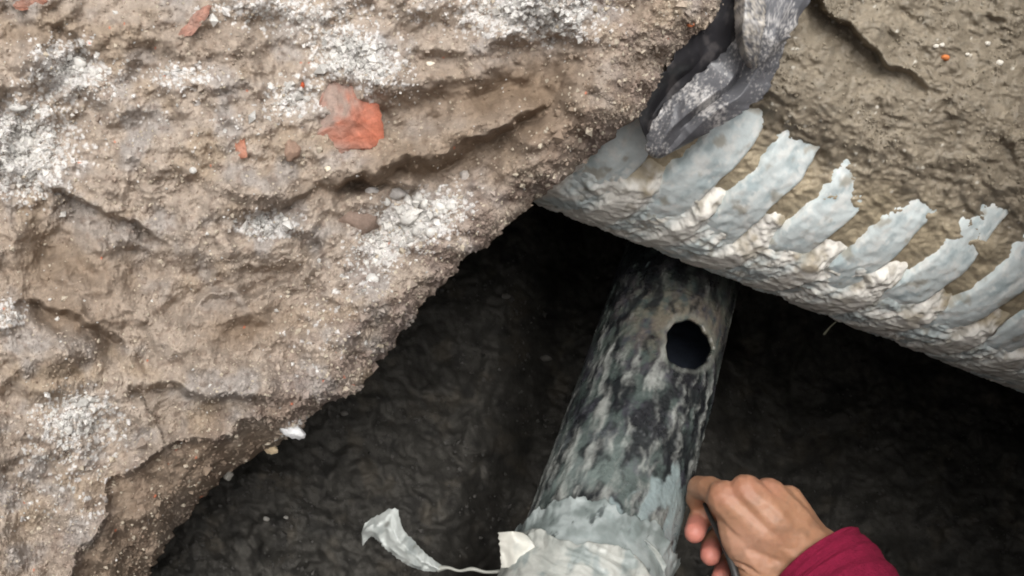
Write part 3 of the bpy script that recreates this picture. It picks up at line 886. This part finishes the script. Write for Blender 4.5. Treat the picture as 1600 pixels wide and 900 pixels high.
def tube(pts, rad, nseg=8, sub=6):
    """tube through world points; rad scalar or list"""
    P = np.array(pts, float); n = len(P)
    rad = np.broadcast_to(np.asarray(rad, float), (n,))
    k = np.linspace(0, n - 1, (n - 1) * sub + 1)
    i = np.clip(np.floor(k).astype(int), 0, n - 2); f = (k - i)[:, None]
    g = lambda j: P[np.clip(j, 0, n - 1)]
    p0, p1, p2, p3 = g(i - 1), g(i), g(i + 1), g(i + 2)
    Q = 0.5 * ((2 * p1) + (-p0 + p2) * f + (2 * p0 - 5 * p1 + 4 * p2 - p3) * f**2 + (-p0 + 3 * p1 - 3 * p2 + p3) * f**3)
    r = np.interp(k, np.arange(n), rad)
    T = np.gradient(Q, axis=0); T /= np.linalg.norm(T, axis=1)[:, None]
    ref = np.array([0.3, 0.2, 0.93])
    A = np.cross(T, ref); A /= np.linalg.norm(A, axis=1)[:, None]
    B = np.cross(T, A)
    a = np.linspace(0, 2 * math.pi, nseg + 1)[:-1]
    V = Q[:, None] + r[:, None, None] * (np.cos(a)[None, :, None] * A[:, None] + np.sin(a)[None, :, None] * B[:, None])
    return V, grid_faces(len(Q), nseg, True)


V, f = tube([W(684, 889, 0.837), W(700, 887, 0.835), W(718, 892, 0.834), W(738, 889, 0.833), W(760, 894, 0.833), W(790, 892, 0.832)], [0.0026, 0.0013, 0.0010, 0.0016, 0.0012, 0.0018])
part("thread", V, f, np.broadcast_to(lin(150, 150, 142), V.shape), M_film, tr)

# ------------------------------------------------------------------ black plastic sheet hanging out of the bank
ps = empty("plastic_sheet", tuple(W(1130, 60, 0.76)), label="crumpled dusty black plastic sheet hanging from the bank over the corrugated pipe", category="plastic sheet")


def c_ps(x, y, n):
    c = np.broadcast_to(lin(88, 88, 91), x.shape + (3,)).copy()
    c = mixc(c, lin(66, 66, 69), 0.7 * sm(0.0, 0.5, fbm(x * 45, y * 45, 430, 4)))
    d = sm(-0.05, 0.6, fbm(x * 500, y * 500, 431, 3, 0.7) * 0.7 + 0.5 * fbm(x * 60 + y * 40, y * 30 - x * 20, 432, 4) + 0.35 * n)
    return mixc(c, lin(190, 186, 182), 0.8 * d)


def c_ps_shade(x, y, n):
    c = np.broadcast_to(lin(50, 49, 52), x.shape + (3,)).copy()  # darker copy of the sheet colour, painting in the back fold's shade
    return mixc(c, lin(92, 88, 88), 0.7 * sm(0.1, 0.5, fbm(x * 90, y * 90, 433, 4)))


sheet("back_fold", [[(1120, -60, 0.705), (1160, -55, 0.710), (1200, -50, 0.720)], [(1062, 40, 0.698), (1110, 50, 0.715), (1155, 62, 0.728)], [(1052, 92, 0.700), (1090, 98, 0.722), (1135, 105, 0.732)],
                    [(1022, 128, 0.705), (1055, 130, 0.728), (1095, 145, 0.736)], [(1000, 170, 0.712), (1025, 170, 0.732), (1055, 190, 0.740)], [(1000, 192, 0.722), (1010, 200, 0.736), (1025, 212, 0.742)], [(1010, 218, 0.735), (1014, 220, 0.738), (1020, 224, 0.742)]],
      ps, M_sheet, c_ps_shade, 120, 70, 0.0028, 22, 440, label="back fold of the plastic sheet, coloured darker as shade")
sheet("front_fold", [ [(1150, -60, 0.700), (1180, -60, 0.689), (1230, -60, 0.690), (1300, -58, 0.700)], [(1150, 20, 0.702), (1172, 30, 0.686), (1215, 40, 0.689), (1243, 38, 0.697)], [(1148, 62, 0.716), (1165, 80, 0.696), (1200, 85, 0.696), (1226, 70, 0.704)],
                     [(1113, 98, 0.714), (1145, 122, 0.710), (1151, 127, 0.718), (1181, 113, 0.705), (1211, 115, 0.711)], [(1069, 135, 0.713), (1107, 152, 0.706), (1122, 154, 0.717), (1158, 148, 0.708), (1194, 149, 0.715)],
                     [(1033, 170, 0.717), (1069, 182, 0.710), (1084, 182, 0.720), (1115, 175, 0.712), (1153, 179, 0.719)], [(1013, 207, 0.724), (1039, 212, 0.717), (1063, 209, 0.723), (1081, 206, 0.720), (1109, 204, 0.725)],
                     [(1010, 235, 0.732), (1025, 242, 0.727), (1037, 240, 0.730), (1051, 235, 0.729), (1066, 228, 0.733)], [(1020, 246, 0.740), (1028, 247, 0.737), (1034, 246, 0.738)]],
      ps, M_sheet, c_ps, 170, 100, 0.0034, 20, 450)
sheet("upper_fold", [[(1152, -40, 0.685), (1165, -40, 0.674), (1190, -38, 0.678)], [(1148, 10, 0.686), (1164, 14, 0.670), (1196, 20, 0.676)], [(1150, 50, 0.692), (1162, 55, 0.674), (1190, 58, 0.682)], [(1158, 84, 0.698), (1168, 88, 0.686), (1186, 90, 0.692)], [(1168, 104, 0.705), (1174, 106, 0.700), (1182, 106, 0.702)]],
      ps, M_sheet, lambda x, y, n: mixc(c_ps(x, y, n), lin(206, 196, 180), 0.55 * sm(-0.3, 0.5, fbm(x * 320, y * 320, 455, 4, 0.7))), 50, 24, 0.0020, 50, 456, label="pale dusted upper fold of the plastic sheet")


# ------------------------------------------------------------------ stones, mortar lumps and brick pieces
def rock_mesh(name, seed, angular=0.5, sub=3):
    bm = bmesh.new()
    bmesh.ops.create_icosphere(bm, subdivisions=sub, radius=1.0)
    r = np.random.default_rng(seed)
    V = np.array([v.co for v in bm.verts])
    pl = r.normal(size=(9, 3)); pl /= np.linalg.norm(pl, axis=1)[:, None]
    off = r.uniform(0.62, 0.95, 9)
    for n_, o_ in zip(pl, off):                                # chip flat facets
        s = V @ n_ - o_
        V = V - np.clip(s, 0, None)[:, None] * n_ * angular * 1.6
    s = r.uniform(0.8, 1.2, 3)
    V = V * s
    nn = 0.16 * fbm(V[:, 0] * 2.5 + seed, V[:, 1] * 2.5 + V[:, 2], seed, 4) + 0.11 * fbm(V[:, 1] * 7, V[:, 2] * 7 + V[:, 0] * 3, seed + 1, 3)
    V = V * (1 + nn)[:, None]
    F3 = np.array([[v.index for v in f.verts] for f in bm.faces])
    bm.free()
    return V, F3


def rock(name, label, cat, px, py, w, h, col, seed, depth=None, ang=0, angular=0.55, sink=0.35, group=None, mat=None, spread=0.25, sub=3):
    dd = bank_depth(px, py) if depth is None else depth
    V, F3 = rock_mesh(name, seed, angular, sub)
    a = math.radians(ang)
    sx = w / 2 / F * dd; sy = h / 2 / F * dd; sz = min(sx, sy) * 0.9
    x = V[:, 0] * sx; y = V[:, 1] * sy
    X = x * math.cos(a) + y * math.sin(a); Y = -x * math.sin(a) + y * math.cos(a)
    cen = W(px, py, dd + sz * (sink - 0.5))
    P = X[:, None] * R_ + Y[:, None] * U_ - (V[:, 2] * sz)[:, None] * F_
    n = fbm(V[:, 0] * 3 + seed, V[:, 1] * 3, seed + 7, 3)
    c = np.asarray(col)[None] * (1 + spread * n)[:, None]
    me = mesh_from(name, P, F3, np.clip(c, 0, 0.85))
    o = link(name, me, mat or M_stone, None, label=label, category=cat)
    o.location = tuple(cen)
    if group:
        o["group"] = group
    return o


WH = lin(206, 203, 197)
rock("stone", "large rounded grey brown stone embedded under the clay ledge", "stone", 556, 345, 84, 66, lin(128, 111, 100), 21, ang=-15, sink=0.75)
rock("mortar_lump", "largest round grey mortar lump just below the clay ledge", "mortar lump", 618, 300, 34, 30, lin(168, 163, 158), 22, sink=0.2)
rock("mortar_lump", "grey mortar lump left of the largest one below the clay ledge", "mortar lump", 582, 299, 22, 18, lin(168, 163, 158), 23, sink=0.2)
rock("mortar_lump", "grey angular lump right of the mortar cluster under the clay ledge", "mortar lump", 726, 276, 20, 24, lin(166, 159, 152), 24, sink=0.2)
lr = np.random.default_rng(5)
for i, (x, y, w, h) in enumerate([(600, 312, 14, 12), (640, 318, 16, 15), (655, 305, 13, 12), (664, 324, 18, 16), (684, 318, 17, 15), (702, 330, 16, 14), (622, 330, 17, 16), (642, 342, 20, 18),
                                  (664, 350, 19, 16), (686, 344, 17, 15), (648, 362, 17, 14), (630, 356, 15, 15), (610, 350, 14, 13), (672, 368, 14, 12), (628, 376, 13, 12), (705, 314, 12, 11),
                                  (590, 402, 19, 17), (575, 412, 14, 12), (606, 408, 13, 12), (584, 432, 13, 14)]):
    lab = ("small pale mortar lump in the upper white cluster below the clay ledge" if i < 16 else "small pale mortar lump in the lower white clump nearer the cut edge")
    rock("mortar_lump", lab, "mortar lump", x + lr.uniform(-6, 6), y + lr.uniform(-6, 6), w * lr.uniform(0.8, 1.8), h * lr.uniform(0.8, 1.6), WH * lr.uniform(0.8, 1.08), 40 + i, ang=lr.uniform(-60, 60), sink=0.4, group=("pale mortar lumps below the ledge" if i < 16 else "lower clump of mortar lumps"), sub=2, angular=0.8)
rock("stone", "white stone sticking out of the bank's lower cut edge", "stone", 456, 673, 46, 20, lin(210, 210, 210), 71, ang=30, sink=0.1)
rock("stone", "cream pebble on the bank's lower edge beside the white stone", "stone", 424, 701, 24, 16, lin(222, 200, 166), 72, ang=15, sink=0.1)
rock("stone", "grey stone flake on the bank's lower edge near the bottom", "stone", 356, 742, 16, 18, lin(150, 146, 138), 73, ang=-35, sink=0.2)
rock("stone", "white chip lying in the dark groove above the damp hollow", "stone", 674, 101, 17, 9, lin(226, 214, 196), 74, ang=15, sink=0.1, sub=2)
rock("stone", "lone white pebble in the soil between the two left brick pieces and crack", "stone", 302, 266, 11, 10, WH * 0.85, 75, sink=0.45, sub=2)
rock("stone", "white chip under the big brick piece", "stone", 512, 264, 13, 10, lin(226, 214, 190), 76, sink=0.1, sub=2)
rock("lime_lump", "big white lime lump in the white patch at the left margin", "lime lump", 38, 218, 30, 22, WH * 0.9, 77, sink=0.5, angular=0.8, ang=25)
rock("lime_lump", "smaller white lime lump above the big one at the left margin", "lime lump", 28, 168, 26, 15, WH * 0.85, 78, sink=0.5, angular=0.8)
rock("lime_lump", "white lime lump in the patch under the upper left overhang", "lime lump", 118, 100, 32, 20, WH * 0.9, 79, sink=0.5, angular=0.8)
rock("lime_lump", "white lime lump on the bank near the lower left", "lime lump", 105, 672, 22, 15, WH * 0.85, 80, sink=0.5, angular=0.8)
rock("stone", "pale pebble on the dark floor left of the drain pipe, level with its hole", "stone", 853, 560, 18, 14, lin(98, 95, 90), 81, depth=floor_depth(853, 560) - 0.006, sub=2)
rock("stone", "flat pale pebble on the dark floor near the bank edge", "stone", 790, 463, 20, 8, lin(98, 95, 90), 82, depth=floor_depth(790, 463) - 0.006, sub=2)
rock("stone", "flat grey pebble on the dark floor below the bank's stepped edge", "stone", 537, 646, 18, 8, lin(98, 95, 90), 83, depth=floor_depth(537, 646) - 0.006, sub=2)
for i, (x, y) in enumerate(((416, 811), (446, 809))):
    rock("stone", "tiny white chip of the pair on the dark floor at lower left", "stone", x, y, 10, 7, lin(150, 147, 140), 84 + i, depth=floor_depth(x, y) - 0.004, sub=2, group="pair of chips on the dark floor")
for i, (x, y, w) in enumerate(((1463, 72, 9), (1472, 70, 8), (1543, 68, 10), (1562, 98, 12), (1512, 85, 8))):
    rock("grit", "small white grit speck stuck in the wet mud slope", "grit", x, y, w, w * 0.8, lin(214, 208, 196), 90 + i, depth=mud_depth(x, y) - 0.001, sub=2, group="white grit in the mud")
rock("brick_piece", "tiny orange brick crumb in the wet mud slope", "brick piece", 1477, 90, 15, 11, lin(196, 120, 72), 97, depth=mud_depth(1477, 90) - 0.001, mat=M_brick, sub=2)


def brick(label, pts, seed, col, dust, base):
    """angular fragment: convex hull of (px, py, proud m) points and embedded back points"""
    cx, cy = np.mean([p[0] for p in pts]), np.mean([p[1] for p in pts])
    P = [W(x, y, base - 0.85 * pr + 0.001) for x, y, pr in pts] + [W(cx + (x - cx) * 0.7, cy + (y - cy) * 0.7, base + 0.02) for x, y, _ in pts]
    cen = np.array(W(cx, cy, base))
    bm = bmesh.new()
    vs = [bm.verts.new(tuple(p - cen)) for p in P]
    res = bmesh.ops.convex_hull(bm, input=vs)
    bmesh.ops.delete(bm, geom=[g for g in set(res["geom_interior"] + res["geom_unused"]) if isinstance(g, bmesh.types.BMVert)], context='VERTS')
    bmesh.ops.triangulate(bm, faces=bm.faces)
    bmesh.ops.subdivide_edges(bm, edges=bm.edges, cuts=7, use_grid_fill=True)
    bmesh.ops.triangulate(bm, faces=bm.faces)
    bm.normal_update()
    V = np.array([v.co for v in bm.verts]); N = np.array([v.normal for v in bm.verts])
    q = V @ np.stack([R_, U_, F_], 1)
    n = fbm(q[:, 0] * 90 + q[:, 2] * 60, q[:, 1] * 90 + seed, seed, 4) * 0.0022 + fbm(q[:, 0] * 300, q[:, 1] * 300 + q[:, 2] * 200, seed + 1, 3) * 0.0010
    V = V + N * n[:, None]
    fx, fy = q[:, 0] / base * F + cx, cy - q[:, 1] / base * F
    c = np.broadcast_to(col, V.shape).copy() * (1 + 0.3 * fbm(q[:, 0] * 150, q[:, 1] * 150, seed + 2, 3))[:, None]
    dm = np.zeros(len(V))
    for (x, y, rx, ry, a, s) in dust:
        dm += s * ell(fx, fy, x, y, rx, ry, a)
    c = mixc(c, lin(146, 130, 120), np.clip(dm * (0.75 + 0.7 * fbm(q[:, 0] * 200, q[:, 1] * 200, seed + 3, 3)), 0, 0.95))
    F3 = np.array([[v.index for v in f.verts] for f in bm.faces])
    bm.free()
    o = link("brick_piece", mesh_from("brick_piece", V, F3, c, smooth=False), M_brick, None, label=label, category="brick piece")
    o.location = tuple(cen)
    return o


b0 = bank_depth(540, 180)
brick("large orange red broken brick embedded in the middle of the bank", [(527, 102, 0.002), (562, 135, 0.010), (590, 165, 0.010), (603, 224, 0.004), (560, 232, 0.006), (548, 182, 0.019), (520, 205, 0.013), (470, 224, 0.011), (520, 246, 0.000), (500, 170, 0.008)],
      500, lin(168, 100, 78), [(515, 145, 48, 60, 0, 1.7), (490, 200, 44, 18, -30, 1.0), (520, 236, 60, 12, 0, 0.9)], b0 + 0.003)
brick("dusty pink brick sliver high in the bank", [(300, 55, 0.002), (278, 56, 0.001), (296, 30, 0.004), (318, 12, 0.004), (332, 8, 0.002), (322, 30, 0.004)], 510, lin(156, 112, 96), [(300, 40, 60, 40, 0, 0.45)], bank_depth(303, 35))
brick("small orange pink brick chip left of the large brick", [(372, 205, 0.002), (384, 215, 0.004), (384, 243, 0.003), (374, 246, 0.001), (363, 228, 0.003)], 520, lin(160, 108, 86), [(376, 238, 20, 12, 0, 0.4)], bank_depth(374, 226))
brick("faded brick lump at the top left corner", [(20, 8, 0.003), (45, -6, 0.004), (72, 2, 0.003), (62, 14, 0.003), (35, 18, 0.002)], 530, lin(148, 102, 84), [(40, 5, 30, 12, 0, 0.5)], bank_depth(45, 6))
rock("brick_piece", "tiny red brick crumb between white patches above the large brick", "brick piece", 472, 132, 11, 10, lin(198, 96, 62), 98, mat=M_brick, sub=2)
rock("brick_piece", "tiny orange brick crumb at the bank edge beside the plastic sheet", "brick piece", 1080, 38, 14, 12, lin(198, 120, 82), 99, mat=M_brick, sub=2)
rock("stone", "dusty reddish lump in the bank lower left of the large brick", "stone", 456, 236, 34, 36, lin(146, 122, 106), 100, sink=0.75)

# thin root hanging below the corrugated pipe
V, f = tube([W(1306, 503, 0.93), W(1296, 512, 0.95), W(1288, 522, 0.965)], [0.0006, 0.0008, 0.0011], 6, 5)
rt = link("root_fibre", mesh_from("root_fibre", V, f, np.broadcast_to(lin(132, 130, 112), V.shape)), M_stone, None, label="thin pale root hanging below the corrugated pipe", category="root")

# ------------------------------------------------------------------ hand of the worker, sleeve and tool
def skin_mat():
    m = soil_mat("skin", 0.5, 0.4, 0.25, 900, 0.0003, 0.08)
    b = m.node_tree.nodes["Principled BSDF"]
    b.inputs["Subsurface Weight"].default_value = 0.15
    b.inputs["Subsurface Radius"].default_value = (0.006, 0.002, 0.001)
    b.inputs["Subsurface Scale"].default_value = 0.5
    return m


M_skin = skin_mat()
M_nail = soil_mat("nail", 0.35, 0.5, 0.1, 500, 0.0002, 0.05, base=tuple(lin(206, 150, 138)))
M_knit = soil_mat("maroon_knit", 0.9, 0.2, 0.9, 700, 0.0014, 0.22, base=tuple(lin(126, 24, 54)))
M_tool = soil_mat("dark_steel", 0.4, 0.5, 0.2, 300, 0.0003, 0.2, base=(0.03, 0.028, 0.026))

person = empty("person", tuple(W(1240, 840, 0.80)), label="worker's bent right hand in a maroon sleeve gripping a thin dark tool", category="person")


def build_hand():
    chains = []

    def ch(pts):
        chains.append([(np.array(W(x, y, d)), r) for x, y, d, r in pts])
    wrist = (1272, 872, 0.800, 0.0245)
    # back of the hand
    ch([(1590, 1290, 0.665, 0.040), (1420, 1060, 0.73, 0.036), (1330, 955, 0.772, 0.030), wrist, (1222, 840, 0.800, 0.023)])
    ch([(1250, 860, 0.800, 0.020), (1190, 825, 0.796, 0.021), (1132, 778, 0.797, 0.0135)])
    ch([(1255, 856, 0.798, 0.020), (1205, 810, 0.793, 0.019), (1165, 768, 0.792, 0.0128)])
    ch([(1262, 856, 0.800, 0.019), (1228, 812, 0.797, 0.018), (1202, 772, 0.797, 0.0125)])
    ch([(1270, 860, 0.804, 0.018), (1248, 822, 0.804, 0.016), (1232, 782, 0.806, 0.0118)])
    # web and heel of the thumb
    ch([(1142, 795, 0.802, 0.0125), (1160, 840, 0.800, 0.0165), (1190, 885, 0.800, 0.019), (1245, 880, 0.802, 0.020)])
    ch([(1150, 830, 0.812, 0.012), (1175, 880, 0.808, 0.015)])
    # index: forward and down behind the tool
    ch([(1132, 778, 0.797, 0.0118), (1108, 764, 0.815, 0.0100), (1092, 762, 0.830, 0.0092), (1088, 780, 0.846, 0.0085), (1096, 800, 0.852, 0.0078)])
    # middle, ring and little finger curl under and come back towards the viewer
    ch([(1165, 768, 0.794, 0.0112), (1120, 790, 0.845, 0.0100), (1092, 812, 0.850, 0.0090), (1086, 832, 0.832, 0.0086)])
    ch([(1202, 772, 0.799, 0.0112), (1145, 820, 0.860, 0.0098), (1112, 850, 0.852, 0.0088), (1110, 868, 0.830, 0.0083)])
    ch([(1232, 782, 0.808, 0.0106), (1170, 850, 0.862, 0.0090), (1132, 885, 0.852, 0.0080), (1126, 902, 0.832, 0.0075)])
    # thumb
    ch([(1245, 890, 0.802, 0.0175), (1195, 905, 0.796, 0.0150), (1168, 940, 0.800, 0.0115), (1140, 955, 0.815, 0.0100), (1118, 945, 0.828, 0.0088)])
    bm = bmesh.new()
    for c in chains:
        P = np.array([p for p, _ in c]); r = np.array([q for _, q in c])
        for i in range(len(P) - 1):
            L = np.linalg.norm(P[i + 1] - P[i]); n = max(2, int(L / 0.0025))
            for k in range(n + 1):
                t = k / n
                p = P[i] * (1 - t) + P[i + 1] * t
                m = Matrix.Translation(Vector(p - np.array(person.location)))
                bmesh.ops.create_icosphere(bm, subdivisions=2, radius=r[i] * (1 - t) + r[i + 1] * t, matrix=m)
    me = bpy.data.meshes.new("hand_raw"); bm.to_mesh(me); bm.free()
    o = bpy.data.objects.new("hand_raw", me); COL.objects.link(o)
    rm = o.modifiers.new("r", 'REMESH'); rm.mode = 'VOXEL'; rm.voxel_size = 0.0011
    sm_ = o.modifiers.new("s", 'SMOOTH'); sm_.iterations = 9; sm_.factor = 0.5
    dg = bpy.context.evaluated_depsgraph_get()
    me2 = bpy.data.meshes.new_from_object(o.evaluated_get(dg))
    bpy.data.objects.remove(o); bpy.data.meshes.remove(me)
    V = np.zeros(len(me2.vertices) * 3, np.float32); me2.vertices.foreach_get("co", V); V = V.reshape(-1, 3).astype(float)
    Nn = np.zeros(len(me2.vertices) * 3, np.float32); me2.vertex_normals.foreach_get("vector", Nn); Nn = Nn.reshape(-1, 3)
    Wd = V + np.array(person.location)
    px, py, d = unW(Wd)
    # tendons, knuckle folds, veins
    q = fbm(px / 30, py / 30, 600, 3) * 0.0006 + fbm(px / 9, py / 9, 601, 3) * 0.00018
    for (x0, y0), (x1, y1) in (((1235, 845), (1165, 775)), ((1245, 840), (1203, 778)), ((1215, 850), (1135, 785))):
        s, p = pl_dist(px, py, [(x0, y0), (x1, y1)])
        q += 0.0010 * np.exp(-(s / 7) ** 2) * sm(0, 0.3, p) * (d < 0.80)
    for (x, y) in ((1160, 884), (1172, 892), (1150, 890)):
        q -= 0.0022 * ell(px, py, x, y, 16, 3.0, 22) * (d < 0.80)
    V = V + Nn * q[:, None]
    me2.vertices.foreach_set("co", V.astype(np.float32).ravel())
    c = np.broadcast_to(lin(166, 123, 95), V.shape).copy()
    c = mixc(c, lin(150, 108, 82), 0.6 * sm(0, 0.6, fbm(px / 40, py / 40, 602, 3)))
    c = mixc(c, lin(186, 142, 120), 0.6 * ell(px, py, 1165, 850, 50, 40))
    c = mixc(c, lin(120, 96, 78), 0.35 * sm(0.0, 0.7, fbm(px / 30, py / 30, 603, 3, 0.6)))
    tips = [W(1086, 832, 0.83), W(1110, 868, 0.83), W(1126, 902, 0.832), W(1118, 945, 0.828)]
    for tp in tips:
        dd = np.linalg.norm(Wd - np.array(tp), axis=1)
        c = mixc(c, lin(196, 126, 112), 0.9 * sm(0.022, 0.009, dd))
    for (x, y, dp) in ((1132, 772, 0.79), (1165, 760, 0.785), (1202, 766, 0.79)):
        dd = np.linalg.norm(Wd - np.array(W(x, y, dp)), axis=1)
        c = mixc(c, lin(160, 108, 88), 0.5 * sm(0.016, 0.004, dd))
    at = me2.color_attributes.new("Col", 'FLOAT_COLOR', 'POINT')
    cc = np.ones((len(V), 4), np.float32); cc[:, :3] = c
    at.data.foreach_set("color", cc.ravel())
    me2.polygons.foreach_set("use_smooth", np.ones(len(me2.polygons), bool))
    me2.materials.clear()
    link("hand_and_forearm", me2, M_skin, person)


build_hand()


def build_sleeve():
    # axis from the cuff back along the forearm
    A = np.array([W(1272, 876, 0.800), W(1300, 911, 0.789), W(1345, 975, 0.765), W(1440, 1090, 0.72), W(1600, 1300, 0.66), (0.345, 0.19, -0.15), (0.34, 0.16, 0.05), (0.36, 0.05, 0.24)])
    rad = [0.0385, 0.0410, 0.0425, 0.046, 0.052, 0.056, 0.066, 0.075]
    V, f = tube(A, rad, 96, 30)
    n = V.shape[0]
    # cuff edge rolled in, knit folds
    u = np.linspace(0, 1, n)[:, None]; a = np.linspace(0, 2 * math.pi, 97)[:-1][None, :]
    cen = V.mean(1, keepdims=True)
    s = 1 + 0.03 * fbm(u * 26, a * 1.2, 620, 3) + 0.012 * np.sin(u * 70 + 2 * np.sin(a)) * sm(0.03, 0.15, u)
    V = cen + (V - cen) * s[..., None]
    inner = cen[:14][::-1] + (V[:14][::-1] - cen[:14][::-1]) * 0.90
    lip = cen[:1] + (V[:1] - cen[:1]) * 0.95 - (cen[3:4] - cen[0:1]) * 0.5
    V = np.concatenate([inner, lip, V], 0)
    part("sleeve", V, grid_faces(V.shape[0], 96, True), None, M_knit, person, label="maroon knitted sleeve cuff")


build_sleeve()

# tool: a thin dark blade-like rod held in the fist
V, f = tube([W(1098, 782, 0.838), W(1112, 812, 0.822), W(1132, 852, 0.806), W(1146, 888, 0.796), W(1158, 930, 0.788), W(1176, 990, 0.776)], [0.0012, 0.0020, 0.0026, 0.0030, 0.0034, 0.0036], 10, 8)
tool = link("hand_tool", mesh_from("hand_tool", V, f), M_tool, None, label="thin dark rod shaped tool held in the worker's fist", category="tool")
